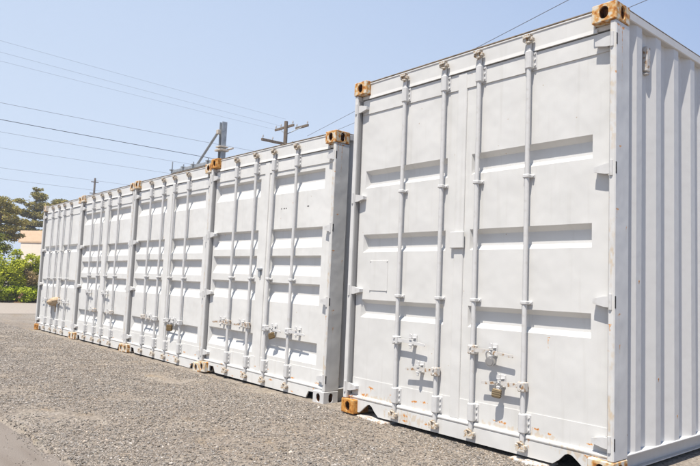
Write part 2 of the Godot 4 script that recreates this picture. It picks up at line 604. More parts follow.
func lines(dense_lo: float, dense_hi: float, step: float, far_lo: float, far_hi: float) -> PackedFloat32Array:
	var out := PackedFloat32Array()
	var v := dense_lo
	var d := step
	var lowpart := []
	while v > far_lo:
		d *= 1.35
		v -= d
		lowpart.append(maxf(v, far_lo))
	lowpart.reverse()
	for e in lowpart:
		out.append(e)
	v = dense_lo
	while v < dense_hi:
		out.append(v)
		v += step
	d = step
	out.append(dense_hi)
	v = dense_hi
	while v < far_hi:
		d *= 1.35
		v += d
		out.append(minf(v, far_hi))
	return out

func sheet(xs: PackedFloat32Array, zs: PackedFloat32Array, height: Callable, tint: Callable) -> Mesh:
	var nx := xs.size()
	var nz := zs.size()
	var v := PackedVector3Array()
	var c := PackedColorArray()
	for j in nz:
		for i in nx:
			v.append(Vector3(xs[i], height.call(xs[i], zs[j]), zs[j]))
			c.append(tint.call(xs[i], zs[j]))
	var n := PackedVector3Array()
	for j in nz:
		for i in nx:
			var a := v[j * nx + maxi(i - 1, 0)]
			var b := v[j * nx + mini(i + 1, nx - 1)]
			var e := v[maxi(j - 1, 0) * nx + i]
			var f := v[mini(j + 1, nz - 1) * nx + i]
			n.append((f - e).cross(b - a).normalized())
	var idx := PackedInt32Array()
	for j in nz - 1:
		for i in nx - 1:
			var k := j * nx + i
			idx.append_array([k, k + 1, k + nx + 1, k, k + nx + 1, k + nx])
	var arr := []
	arr.resize(Mesh.ARRAY_MAX)
	arr[Mesh.ARRAY_VERTEX] = v
	arr[Mesh.ARRAY_NORMAL] = n
	arr[Mesh.ARRAY_COLOR] = c
	arr[Mesh.ARRAY_INDEX] = idx
	var m := ArrayMesh.new()
	m.add_surface_from_arrays(Mesh.PRIMITIVE_TRIANGLES, arr)
	return m

func lot_y(x: float, z: float) -> float:
	var y := ground_y(x, z)
	var near := clampf(1.0 - absf(z - 1.5) / 6.0, 0.0, 1.0)
	y += near * (gb.get_noise_2d(x, z) * 0.02 + gn.get_noise_2d(x * 2.0, z * 2.0) * 0.008 + gn.get_noise_2d(x * 9.0, z * 9.0) * 0.006) * clampf((z + 0.2) / 0.5, 0.0, 1.0)
	# the lot surface breaks off at its edge
	var d := z - lip_z(x)
	if d > -0.01:
		y -= 0.045 * clampf((d + 0.01) / 0.04, 0.0, 1.0)
	return y

func build_ground():
	var xs := lines(-12.0, 4.0, 0.06, -420.0, 420.0)
	var zs := lines(-0.4, 3.0, 0.045, -420.0, 420.0)
	var stain := noise(205, 0.35, 4)
	var dust := noise(206, 0.9, 3)
	var mott := noise(209, 2.6, 4)
	var tint := func(x: float, z: float) -> Color:
		var a := stain.get_noise_2d(x, z)
		var b := dust.get_noise_2d(x * 1.5, z * 3.0)
		var c := Color(1.0, 0.985, 0.965)
		var m := mott.get_noise_2d(x * 1.0, z * 1.0)
		c = c * (1.0 + 0.30 * m)
		c = c.lerp(Color(0.80, 0.77, 0.74), clampf(a * 1.6 - 0.05, 0.0, 0.6))
		c = c.lerp(Color(1.0, 0.86, 0.66), clampf(b * 1.6 - 0.45, 0.0, 0.7))
		return c
	structure("ground", sheet(xs, zs, lot_y, tint), mats.crushed_gravel)
	# worn pavement beyond the broken edge of the lot
	var px := lines(-6.0, 4.0, 0.08, -14.5, 30.0)
	var pz := PackedFloat32Array()
	for k in 60:
		pz.append(2.33 + 0.05 * k + (0.0 if k < 40 else (k - 40) * 0.9))
	var pave := func(x: float, z: float) -> float:
		var y := ground_y(x, z) - 0.020 + gn.get_noise_2d(x * 1.2, z * 5.0) * 0.006
		return minf(y, lot_y(x, z) - 0.012) if z < lip_z(x) + 0.01 else y
	var ptint := func(x: float, z: float) -> Color:
		var a := dust.get_noise_2d(x * 0.8, z * 6.0)
		return Color(1, 0.985, 0.965).lerp(Color(0.80, 0.76, 0.72), clampf(a * 1.5, 0.0, 0.8))
	structure("pavement", sheet(px, pz, pave, ptint), mats.old_asphalt)
	# street running past the end of the row
	var rx := PackedFloat32Array()
	for k in 16:
		rx.append(-23.6 + 0.5 * k)
	var rz := lines(-20.0, 10.0, 1.0, -200.0, 120.0)
	var flat := func(_x: float, _z: float) -> float: return -0.094
	var none := func(_x: float, _z: float) -> Color: return Color.WHITE
	structure("road", sheet(rx, rz, flat, none), mats.bleached_asphalt)
	# planted strip with a litter of dry leaves
	var bx := PackedFloat32Array()
	for k in 30:
		bx.append(-38.0 + k * 0.486)
	var bn := noise(207, 0.5, 3)
	var bank := func(x: float, z: float) -> float:
		return -0.09 + 0.10 * clampf((-x - 23.9) / 0.8, 0.0, 1.0) + 0.05 * bn.get_noise_2d(x, z)
	structure("terrain", sheet(bx, rz, bank, none), mats.dry_leaf_litter)

# loose stones: three shapes, scattered thicker close to the viewer
func stone_mesh(s: int) -> Mesh:
	var r := RandomNumberGenerator.new()
	r.seed = s
	var pts := []
	var seg := 6
	for j in 2:
		for k in seg:
			var a := TAU * (k + 0.5 * j + r.randf_range(-0.25, 0.25)) / seg
			var rad := r.randf_range(0.75, 1.1) * (1.0 if j == 0 else 0.72)
			pts.append(Vector3(cos(a) * rad, (0.0 if j == 0 else r.randf_range(0.35, 0.6)), sin(a) * rad * 0.8))
	var top := Vector3(r.randf_range(-0.2, 0.2), r.randf_range(0.6, 0.8), r.randf_range(-0.2, 0.2))
	var bot := Vector3(0, -0.5, 0)
	var st := mb()
	for k in seg:
		var j := (k + 1) % seg
		var mid: Vector3 = (pts[k] + pts[j]) * 0.5
		tri(st, pts[k], pts[j], pts[seg + k], mid)
		tri(st, pts[j], pts[seg + j], pts[seg + k], mid)
		tri(st, pts[seg + k], pts[seg + j], top, Vector3.UP)
		tri(st, pts[k], pts[j], bot, Vector3.DOWN)
	return st.commit()

func scatter(called: String, mesh: Mesh, mat: Material, xf: Array, cols: Array, parent: Node = self) -> MultiMeshInstance3D:
	var mm := MultiMesh.new()
	mm.transform_format = MultiMesh.TRANSFORM_3D
	mm.use_colors = true
	mm.mesh = mesh
	mm.instance_count = xf.size()
	for i in xf.size():
		mm.set_instance_transform(i, xf[i])
		mm.set_instance_color(i, cols[i])
	var o := MultiMeshInstance3D.new()
	o.name = called
	o.multimesh = mm
	o.material_override = mat
	parent.add_child(o, true)
	return o

func build_gravel():
	var r := RandomNumberGenerator.new()
	r.seed = 77
	var eye := Vector3(4.287, 1.067, 3.65)
	var kinds := ["gravel", "gravel_001", "gravel_002"]
	var clump := noise(301, 0.8, 3)
	for v in 3:
		var xf := []
		var cols := []
		var tries := 120000
		for k in tries:
			var t := r.randf()
			var x := lerpf(3.0, -14.5, pow(t, 1.3))
			var z := r.randf_range(-0.05, 2.6)
			var u1 := r.randf()
			var u2 := r.randf()
			var d := Vector2(x - eye.x, z - eye.z).length()
			var inside := z < lip_z(x) + 0.004
			if not inside and u1 > (0.5 if z < lip_z(x) + 0.07 else 0.06):
				continue
			if clump.get_noise_2d(x, z) + 0.55 < u2 * 0.75:
				continue
			var s := 0.0028 + 0.0062 * pow(u1, 4.0) + 0.00042 * d
			if u2 > 0.993:
				s *= 2.3
			var y := lot_y(x, z) if inside else ground_y(x, z) - 0.019
			var b := Basis.from_euler(Vector3(r.randf_range(-0.6, 0.6), r.randf() * TAU, r.randf_range(-0.6, 0.6)))
			b = b.scaled(Vector3(s, s * r.randf_range(0.6, 1.0), s))
			xf.append(Transform3D(b, Vector3(x, y + s * 0.12, z)))
			var g := 0.12 + 0.19 * r.randf()
			if r.randf() < 0.08:
				g = r.randf_range(0.34, 0.48)
			elif r.randf() < 0.08:
				g = 0.07
			var warm := r.randf()
			cols.append(Color(g, g * lerpf(0.83, 0.94, warm), g * lerpf(0.66, 0.87, warm)))
		var o := scatter(kinds[v], stone_mesh(400 + v), mats.stone, xf, cols)
		o.set_meta("kind", "stuff")
		tag(o, ["loose grey and tan crushed stone covering the lot", "scattered pale and dark gravel chips across the lot", "small angular stone chips strewn over the lot"][v], "gravel")

# ------------------------------------------------------------------ containers
func wall_mesh(h: float) -> Mesh:   # corrugated side sheet, outer face towards +x at x = 0, runs to -z
	var key := "wall%.2f" % h
	if cache.has(key):
		return cache[key]
	var st := mb()
	var y0 := 0.135
	var y1 := h - 0.055
	var z := -0.185
	var prof := [Vector2(-0.036, z)]
	z -= 0.045
	prof.append(Vector2(-0.036, z))
	while z > -DEPTH + 0.5:
		for e in [[0.0, 0.068], [0.0, 0.072], [-0.036, 0.068], [-0.036, 0.070]]:
			z -= e[1]
			prof.append(Vector2(e[0], z))
	prof.append(Vector2(-0.036, -DEPTH + 0.17))
	for i in prof.size() - 1:
		var a: Vector2 = prof[i]
		var b: Vector2 = prof[i + 1]
		quad(st, Vector3(a.x, y0, a.y), Vector3(b.x, y0, b.y), Vector3(b.x, y1, b.y), Vector3(a.x, y1, a.y), Vector3.RIGHT)
		quad(st, Vector3(a.x - 0.003, y0, a.y), Vector3(b.x - 0.003, y0, b.y), Vector3(b.x - 0.003, y1, b.y), Vector3(a.x - 0.003, y1, a.y), Vector3.LEFT)
	cache[key] = st.commit()
	return cache[key]

func beam(lo: Vector3, hi: Vector3, c := 0.006) -> Mesh:
	var st := mb()
	box(st, lo, hi, c)
	return st.commit()

# pressed steel door leaf with recessed bands
func door_mesh(x0: float, x1: float, y0: float, y1: float, rx0: float, rx1: float, bands: Array, d: float, us: float, ls: float, step_y: float, low_y: float) -> Mesh:
	var st := mb()
	var z := SKIN
	var flat := func(a: float, b: float, c: float, e: float, zz: float) -> void:
		quad(st, Vector3(a, c, zz), Vector3(b, c, zz), Vector3(b, e, zz), Vector3(a, e, zz), Vector3.BACK)
	var top := step_y
	var st_h := 0.008
	# proud top and bottom rails of the leaf
	flat.call(x0, x1, step_y, y1, z + st_h)
	quad(st, Vector3(x0, step_y, z), Vector3(x1, step_y, z), Vector3(x1, step_y, z + st_h), Vector3(x0, step_y, z + st_h), Vector3.DOWN)
	flat.call(x0, x1, y0, low_y, z + 0.004)
	quad(st, Vector3(x0, low_y, z), Vector3(x1, low_y, z), Vector3(x1, low_y, z + 0.004), Vector3(x0, low_y, z + 0.004), Vector3.UP)
	for b in bands:
		var t: float = b[0]
		var lo: float = b[0] - b[1]
		flat.call(x0, x1, t, top, z)
		flat.call(x0, rx0, lo, t, z)
		flat.call(rx1, x1, lo, t, z)
		var e := 0.018
		var A := [Vector3(rx0, lo, z), Vector3(rx1, lo, z), Vector3(rx1, t, z), Vector3(rx0, t, z)]
		var B := [Vector3(rx0 + e, lo + ls, z - d), Vector3(rx1 - e, lo + ls, z - d), Vector3(rx1 - e, t - us, z - d), Vector3(rx0 + e, t - us, z - d)]
		quad(st, B[0], B[1], B[2], B[3], Vector3.BACK)
		for k in 4:
			var j := (k + 1) % 4
			quad(st, A[k], A[j], B[j], B[k], Vector3.BACK)
		top = lo
	flat.call(x0, x1, low_y, top, z)
	# rim of the leaf and its inner face
	var zb := z - 0.065
	for e in [[Vector3(x0, y0, z), Vector3(x0, y1, z + st_h), Vector3.LEFT], [Vector3(x1, y0, z), Vector3(x1, y1, z + st_h), Vector3.RIGHT]]:
		var a: Vector3 = e[0]
		var b: Vector3 = e[1]
		quad(st, a, b, Vector3(b.x, b.y, zb), Vector3(a.x, a.y, zb), e[2])
	quad(st, Vector3(x0, y0, z + 0.004), Vector3(x1, y0, z + 0.004), Vector3(x1, y0, zb), Vector3(x0, y0, zb), Vector3.DOWN)
	quad(st, Vector3(x0, y1, z + st_h), Vector3(x1, y1, z + st_h), Vector3(x1, y1, zb), Vector3(x0, y1, zb), Vector3.UP)
	quad(st, Vector3(x0, y0, zb), Vector3(x1, y0, zb), Vector3(x1, y1, zb), Vector3(x0, y1, zb), Vector3.FORWARD)
	return st.commit()

func hinge_mesh() -> Mesh:   # blade towards +x from the pin at the origin
	if cache.has("hinge"):
		return cache.hinge
	var st := mb()
	# blade: a tapering strap whose end lies on the door
	var poly := PackedVector2Array([Vector2(0.0, -0.034), Vector2(0.050, -0.031), Vector2(0.120, -0.014), Vector2(0.120, 0.014), Vector2(0.050, 0.030), Vector2(0.0, 0.034)])
	slab(st, poly, -0.036, -0.020)
	# the strap's leg down to the door skin
	slab(st, PackedVector2Array([Vector2(0.048, -0.030), Vector2(0.118, -0.013), Vector2(0.118, 0.013), Vector2(0.048, 0.028)]), -0.066, -0.036)
	tube(st, [Vector3(0, -0.046, -0.008), Vector3(0, 0.046, -0.008)], 0.012, -1.0, 10)
	cache.hinge = st.commit()
	return cache.hinge

func pin_slot() -> Mesh:
	if cache.has("slot"):
		return cache.slot
	cache.slot = beam(Vector3(-0.010, -0.038, -0.018), Vector3(0.0, 0.038, -0.004), 0.002)
	return cache.slot

func guide_mesh() -> Mesh:   # long sleeve at either end of a rod, bolted to the door
	if cache.has("guide"):
		return cache.guide
	var st := mb()
	box(st, Vector3(-0.025, -0.065, -0.034), Vector3(0.025, 0.065, 0.021), 0.009)
	box(st, Vector3(-0.046, -0.058, -0.034), Vector3(0.046, 0.058, -0.018), 0.003)
	for s in [-1.0, 1.0]:
		for t in [-0.04, 0.0, 0.04]:
			tube(st, [Vector3(0.036 * s, t, -0.020), Vector3(0.036 * s, t, -0.010)], 0.007, -1.0, 6)
	cache.guide = st.commit()
	return cache.guide

func bracket_mesh() -> Mesh:
	if cache.has("bracket"):
		return cache.bracket
	var st := mb()
	box(st, Vector3(-0.042, -0.012, -0.034), Vector3(0.042, 0.012, -0.020), 0.003)
	box(st, Vector3(-0.024, -0.0125, -0.03), Vector3(0.024, 0.0125, 0.021), 0.005)
	for s in [-1.0, 1.0]:
		tube(st, [Vector3(0.034 * s, 0, -0.022), Vector3(0.034 * s, 0, -0.010)], 0.007, -1.0, 6)
	cache.bracket = st.commit()
	return cache.bracket

func cam_mesh() -> Mesh:   # cam and keeper at a rod's end; rod axis along y
	if cache.has("cam"):
		return cache.cam
	var st := mb()
	box(st, Vector3(-0.040, -0.012, -0.012), Vector3(-0.008, 0.013, 0.024), 0.004)
	box(st, Vector3(0.004, -0.020, -0.010), Vector3(0.040, 0.010, 0.022), 0.004)
	tube(st, [Vector3(0, -0.03, 0), Vector3(0, 0.035, 0)], 0.019, 0.015, 10)
	slab(st, PackedVector2Array([Vector2(-0.030, -0.030), Vector2(0.034, -0.030), Vector2(0.026, -0.008), Vector2(-0.024, -0.012)]), 0.0, 0.034)
	tube(st, [Vector3(-0.028, 0.016, 0.006), Vector3(-0.004, 0.024, 0.026), Vector3(0.022, 0.014, 0.016)], 0.008, 0.006, 6)
	cache.cam = st.commit()
	return cache.cam

func lever_mesh(length: float) -> Mesh:   # from the hub at the origin towards +x
	var key := "lever%.2f" % length
	if cache.has(key):
		return cache[key]
	var st := mb()
	# clevis round the rod
	box(st, Vector3(-0.026, -0.032, -0.028), Vector3(0.030, 0.032, 0.026), 0.006)
	for t in [-0.018, 0.018]:
		tube(st, [Vector3(0.002, t, 0.024), Vector3(0.002, t, 0.034)], 0.008, -1.0, 6)
	# cranked flat lever, drooping a little towards its grip
	var a := length
	slab(st, PackedVector2Array([Vector2(0.02, -0.012), Vector2(a * 0.5, -0.014), Vector2(a * 0.62, -0.016), Vector2(a, -0.024), Vector2(a + 0.005, -0.016), Vector2(a, -0.004), Vector2(a * 0.62, 0.006), Vector2(a * 0.5, 0.014), Vector2(0.02, 0.016)]), 0.006, 0.016)
	cache[key] = st.commit()
	return cache[key]

func catch_mesh() -> Mesh:   # handle retainer: a plate on the door with a hooked ear
	if cache.has("catch"):
		return cache.catch
	var st := mb()
	box(st, Vector3(-0.020, -0.036, -0.034), Vector3(0.020, 0.050, -0.026), 0.003)
	box(st, Vector3(-0.016, -0.034, -0.030), Vector3(0.016, -0.024, 0.030), 0.003)
	box(st, Vector3(-0.014, 0.020, -0.030), Vector3(0.014, 0.028, 0.030), 0.003)
	slab(st, PackedVector2Array([Vector2(-0.016, 0.026), Vector2(0.016, 0.026), Vector2(0.012, 0.052), Vector2(0.0, 0.058), Vector2(-0.012, 0.052)]), 0.018, 0.028)
	box(st, Vector3(-0.008, -0.056, 0.016), Vector3(0.010, -0.024, 0.028), 0.003)
	cache.catch = st.commit()
	return cache.catch

func container(label: String, at: Vector3, yaw: float, roll: float, s: Dictionary) -> Node3D:
	var h: float = s.h
	uvh = h
	var c := thing("shipping_container", label, "container", at, "white shipping containers in a row")
	c.basis = Basis(Vector3.UP, yaw) * Basis(Vector3.BACK, roll)
	var paint: Material = mats[s.paint]
	var side: Material = mats.side_paint
	var fit: Material = mats.fitting_paint
	# corner castings: front top left, top right, bottom left, bottom right, then the rear four
	var k := 0
	for zc in [-0.089, -DEPTH + 0.089]:
		for yc in [h - 0.059, 0.059]:
			for xc in [0.081, W - 0.081]:
				var state: int = s.rust[k] if k < 4 else 0
				var rusty := state == 1
				var m := part(c, "corner_casting", casting_mesh(), [mats.casting_paint, mats.casting_rust, mats.casting_half, mats.fitting_paint][state], Vector3(xc, yc, zc))
				if k < 4:
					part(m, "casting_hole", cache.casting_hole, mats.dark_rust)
				if rusty:
					m.set_meta("label", "corner casting covered in orange rust")
				k += 1
	# corner posts: an angle with its front leg and its side leg
	for sd in [0, 1]:
		var st := mb()
		var xo := 0.004 if sd == 0 else W - 0.004
		var dir := 1.0 if sd == 0 else -1.0
		box(st, Vector3(minf(xo, xo + dir * 0.042), 0.118, -0.186), Vector3(maxf(xo, xo + dir * 0.042), h - 0.118, -0.010), 0.007)
		part(c, "corner_post", st.commit(), mats.post_paint)
		part(c, "corner_post", beam(Vector3(W - 0.15 if sd else 0.004, 0.118, -DEPTH + 0.004), Vector3(W - 0.004 if sd else 0.15, h - 0.118, -DEPTH + 0.165)), side)
	# header with its drip ledge
	var hs := mb()
	box(hs, Vector3(0.163, h - 0.140, -0.16), Vector3(W - 0.163, h - 0.012, -0.052), 0.005)
	box(hs, Vector3(0.05, h - 0.150, -0.16), Vector3(W - 0.05, h - 0.1185, -0.062), 0.004)
	part(c, "header", hs.commit(), paint)
	var ds := mb()
	for e in [[0.15, W - 0.15]]:
		var yb := h - 0.158
		var yt := h - 0.132
		quad(ds, Vector3(e[0], yt, -0.0515), Vector3(e[1], yt, -0.0515), Vector3(e[1], yb, -0.0475), Vector3(e[0], yb, -0.0475), Vector3(0, 0.4, 1))
		quad(ds, Vector3(e[0], yb, -0.0475), Vector3(e[1], yb, -0.0475), Vector3(e[1], yb, -0.066), Vector3(e[0], yb, -0.066), Vector3.DOWN)
		quad(ds, Vector3(e[0], yt, -0.0515), Vector3(e[1], yt, -0.0515), Vector3(e[1], yt, -0.066), Vector3(e[0], yt, -0.066), Vector3.UP)
		for x in e:
			quad(ds, Vector3(x, yb, -0.0475), Vector3(x, yt, -0.0515), Vector3(x, yt, -0.066), Vector3(x, yb, -0.066), Vector3.LEFT if x < 1.0 else Vector3.RIGHT)
	part(c, "drip_ledge", ds.commit(), paint)
	# sill with its openings beside the castings
	var ss := mb()
	var poly := PackedVector2Array()
	poly.append(Vector2(0.163, 0.118))
	for p in s.notch:
		poly.append(p)
	poly.append(Vector2(W - 0.163, 0.118))
	slab(ss, poly, -0.060, -0.046)
	box(ss, Vector3(0.058, 0.112, -0.16), Vector3(W - 0.058, 0.124, -0.0465), 0.003)
	part(c, "sill", ss.commit(), paint)
	# rounded lip where the doors close on the sill
	var ls := mb()
	tube(ls, [Vector3(0.050, 0.137, -0.058), Vector3(W - 0.050, 0.137, -0.058)], 0.017, -1.0, 10)
	part(c, "sill_lip", ls.commit(), paint)
	# floor, roof, rear wall, side walls and rails
	part(c, "floor", beam(Vector3(0.14, 0.06, -DEPTH + 0.03), Vector3(W - 0.14, 0.11, -0.165)), mats.gap_seal)
	var rs := mb()
	box(rs, Vector3(0.03, h - 0.030, -DEPTH + 0.02), Vector3(W - 0.03, h - 0.018, -0.047), 0.003)
	part(c, "roof", rs.commit(), side)
	part(c, "roof_edge", beam(Vector3(0.163, h - 0.0125, -0.066), Vector3(W - 0.163, h - 0.003, -0.0495), 0.002), mats.grimy_edge)
	part(c, "rear_wall", beam(Vector3(0.05, 0.12, -DEPTH + 0.02), Vector3(W - 0.05, h - 0.03, -DEPTH + 0.06)), side)
	for sd in [0, 1]:
		var x := W - 0.012 if sd else 0.012
		var wm := part(c, "side_wall", wall_mesh(h), side, Vector3(x, 0, 0))
		if sd == 0:
			wm.rotation.y = PI
			wm.position.z = -DEPTH
		var dir := -1.0 if sd else 1.0
		var xa := W - 0.003 if sd else 0.003
		part(c, "top_rail", beam(Vector3(minf(xa, xa + dir * 0.062), h - 0.072, -DEPTH + 0.179), Vector3(maxf(xa, xa + dir * 0.062), h - 0.014, -0.179), 0.005), side)
		part(c, "rail_edge", beam(Vector3(minf(xa + dir * 0.002, xa + dir * 0.020), h - 0.0145, -DEPTH + 0.18), Vector3(maxf(xa + dir * 0.002, xa + dir * 0.020), h - 0.006, -0.18), 0.002), mats.grimy_edge)
		# bottom rail: a channel whose web stands back under its upper flange
		var bs := mb()
		box(bs, Vector3(minf(xa, xa + dir * 0.13), 0.132, -DEPTH + 0.179), Vector3(maxf(xa, xa + dir * 0.13), 0.142, -0.179), 0.003)
		box(bs, Vector3(minf(xa + dir * 0.090, xa + dir * 0.098), 0.018, -DEPTH + 0.179), Vector3(maxf(xa + dir * 0.090, xa + dir * 0.098), 0.133, -0.179), 0.002)
		box(bs, Vector3(minf(xa + dir * 0.060, xa + dir * 0.13), 0.012, -DEPTH + 0.179), Vector3(maxf(xa + dir * 0.060, xa + dir * 0.13), 0.020, -0.179), 0.002)
		part(c, "bottom_rail", bs.commit(), side)
	# doors
	var doors := []
	for sd in [0, 1]:
		var x0 := 0.066 if sd == 0 else 1.222
		var x1 := 1.214 if sd == 0 else W - 0.066
		var rx: Array = s.recess[sd]
		var d := part(c, "door", door_mesh(x0, x1, 0.150, h - 0.165, rx[0], rx[1], s.bands, s.deep, s.upper, s.lower, h - 0.291, 0.298), paint)
		doors.append(d)
		for y in s.hinges:
			var hx := 0.030 if sd == 0 else W - 0.030
			var hg := part(d, "hinge", hinge_mesh(), fit, Vector3(hx, y, -0.004))
			if sd == 1:
				hg.rotation.z = PI
			if sd == 1:
				part(d, "hinge_slot", pin_slot(), mats.gap_seal, Vector3(W - 0.003, y, -0.012))
		# rubber seal round the leaf
		var gs := mb()
		box(gs, Vector3(x0 - 0.012 if sd == 0 else x1, 0.152, -0.15), Vector3(x0 if sd == 0 else x1 + 0.012, h - 0.167, -0.090), 0.002)
		part(d, "door_seal", gs.commit(), mats.gap_seal)
		# weather strip along the inner edge of the post
		var ws := mb()
		var wx := 0.0465 if sd == 0 else W - 0.0525
		box(ws, Vector3(wx, 0.16, -0.092), Vector3(wx + 0.006, h - 0.165, -0.026), 0.002)
		part(d, "weather_strip", ws.commit(), mats.grey_rubber)
	# overlap strip between the leaves, with the tamper plate
	var strip := mb()
	box(strip, Vector3(1.160, 0.152, SKIN - 0.01), Vector3(1.246, h - 0.168, SKIN + 0.013), 0.005)
	part(doors[1], "overlap_strip", strip.commit(), paint)
	if s.has("plate_y"):
		if s.get("latch", false):
			var lt := mb()
			box(lt, Vector3(1.150, s.plate_y - 0.055, SKIN + 0.0135), Vector3(1.190, s.plate_y + 0.020, SKIN + 0.030), 0.003)
			box(lt, Vector3(1.140, s.plate_y + 0.021, SKIN + 0.0135), Vector3(1.215, s.plate_y + 0.040, SKIN + 0.040), 0.003)
			part(doors[1], "latch", lt.commit(), mats.galvanized_steel)
		else:
			part(doors[1], "tamper_plate", beam(Vector3(1.136, s.plate_y - 0.062, SKIN + 0.0135), Vector3(1.262, s.plate_y + 0.062, SKIN + 0.034), 0.004), paint)
	# locking gear
	for i in 4:
		var x: float = s.rods[i]
		var d: Node = doors[0] if i < 2 else doors[1]
		var rodst := mb()
		tube(rodst, [Vector3(0, 0.07, 0), Vector3(0, h - 0.085, 0)], 0.0165, -1.0, 12)
		part(d, "locking_rod", rodst.commit(), fit, Vector3(x, 0, -0.034))
		part(d, "rod_guide", guide_mesh(), fit, Vector3(x, h - 0.220, -0.034))
		part(d, "rod_guide", guide_mesh(), fit, Vector3(x, 0.226, -0.034))
		for y in s.brackets:
			part(d, "rod_bracket", bracket_mesh(), fit, Vector3(x, y, -0.034))
		part(d, "rod_cam", cam_mesh(), mats.rusty_steel, Vector3(x, 0.082, -0.030))
		part(d, "rod_cam", cam_mesh(), mats.rusty_steel, Vector3(x, h - 0.080, -0.030), Vector3(0, 0, PI))
	for e in s.handles:   # [rod, y, direction, length, catch share]
		var d: Node = doors[0] if e[0] < 2 else doors[1]
		var x: float = s.rods[e[0]]
		var lv := part(d, "handle", lever_mesh(e[3]), fit if rng.randf() < 0.55 else mats.worn_fitting, Vector3(x, e[1], -0.032))
		if e[2] < 0:
			lv.scale = Vector3(-1, 1, 1)
		part(d, "handle_catch", catch_mesh(), fit, Vector3(x + e[2] * e[3] * e[4], e[1] + 0.004, -0.034))
	return c

func build_containers():
	var tall := {
		"h": 2.896, "paint": "near_paint", "rust": [2, 2, 1, 0],
		"bands": [[2.092, 0.153], [1.530, 0.153], [0.970, 0.153]], "deep": 0.044, "upper": 0.034, "lower": 0.032,
		"recess": [[0.130, 1.066], [1.300, 2.256]], "rods": [0.612, 1.040, 1.378, 1.802], "brackets": [1.868, 1.014],
		"hinges": [2.655, 1.853, 1.045, 0.218], "plate_y": 1.453,
		"handles": [[0, 0.664, 1, 0.315, 0.56], [1, 0.466, -1, 0.300, 0.55], [2, 0.664, 1, 0.345, 0.50], [3, 0.462, -1, 0.325, 0.55]],
		"notch": [Vector2(0.163, 0.018), Vector2(0.185, 0.018), Vector2(0.245, 0.066), Vector2(0.285, 0.095), Vector2(0.312, 0.100), Vector2(0.336, 0.090), Vector2(0.375, 0.050), Vector2(0.420, 0.018), Vector2(2.018, 0.018), Vector2(2.063, 0.050), Vector2(2.102, 0.090), Vector2(2.126, 0.100), Vector2(2.153, 0.095), Vector2(2.193, 0.066), Vector2(2.253, 0.018), Vector2(W - 0.163, 0.018)]}
	var five := {
		"h": 2.591, "paint": "row_paint_0", "rust": [1, 2, 0, 3],
		"bands": [[2.252, 0.203], [1.675, 0.205], [1.390, 0.205], [1.107, 0.205], [0.542, 0.205]], "deep": 0.042, "upper": 0.020, "lower": 0.092,
		"recess": [[0.090, 1.070], [1.312, 2.216]], "rods": [0.585, 1.005, 1.360, 1.780], "brackets": [1.14],
		"hinges": [2.350, 1.650, 0.950, 0.228], "plate_y": 1.215, "latch": true,
		"handles": [[0, 0.622, -1, 0.33, 0.42], [1, 0.622, -1, 0.31, 0.42], [2, 0.622, 1, 0.30, 0.52], [3, 0.622, 1, 0.29, 0.55]],
		"notch": [Vector2(0.163, 0.018), Vector2(0.190, 0.018), Vector2(0.190, 0.085), Vector2(0.290, 0.085), Vector2(0.330, 0.018), Vector2(W - 0.330, 0.018), Vector2(W - 0.290, 0.085), Vector2(W - 0.190, 0.085), Vector2(W - 0.190, 0.018), Vector2(W - 0.163, 0.018)]}
	var lower_handles := five.duplicate(true)
	lower_handles.paint = "row_paint_1"
	lower_handles.rust = [0, 0, 0, 0]
	lower_handles.handles = [[0, 0.56, 1, 0.30, 0.55], [1, 0.56, -1, 0.16, 0.6], [2, 0.56, 1, 0.30, 0.55], [3, 0.56, -1, 0.16, 0.6]]
	lower_handles.erase("plate_y")
	var raised_handles := five.duplicate(true)
	raised_handles.rust = [0, 0, 0, 0]
	raised_handles.handles = [[0, 0.86, 1, 0.22, 0.6], [1, 0.56, -1, 0.22, 0.6], [2, 0.86, 1, 0.22, 0.6], [3, 0.56, -1, 0.22, 0.6]]
	raised_handles.erase("plate_y")
	var two := five.duplicate(true)
	two.paint = "row_paint_1"
	two.rust = [0, 0, 1, 0]
	two.bands = [[1.735, 0.15], [1.060, 0.15]]
	two.lower = 0.05
	two.upper = 0.03
	two.erase("plate_y")
	two.brackets = [1.62, 1.08]
	two.handles = [[0, 0.64, -1, 0.30, 0.5], [1, 0.64, -1, 0.28, 0.5], [2, 0.64, 1, 0.28, 0.5], [3, 0.64, 1, 0.28, 0.5]]
	container("tallest white shipping container, nearest in the row, its corrugated side showing", Vector3.ZERO, 0.0, 0.0, tall)
	container("white container next to the tall one, orange casting on its upper left corner", Vector3(-2.835, -0.012, -0.117), 0.001, -0.006, five)
	container("middle white container of the row, with levers hanging low on its doors", Vector3(-5.306, -0.037, -0.154), -0.004, -0.004, lower_handles)
	container("second farthest white container, with short dark handles high on its doors", Vector3(-7.756, -0.058, -0.165), -0.002, 0.004, raised_handles)
	container("farthest white container at the row's end, with only two bands pressed in its doors", Vector3(-10.206, -0.078, -0.185), -0.006, 0.004, two)

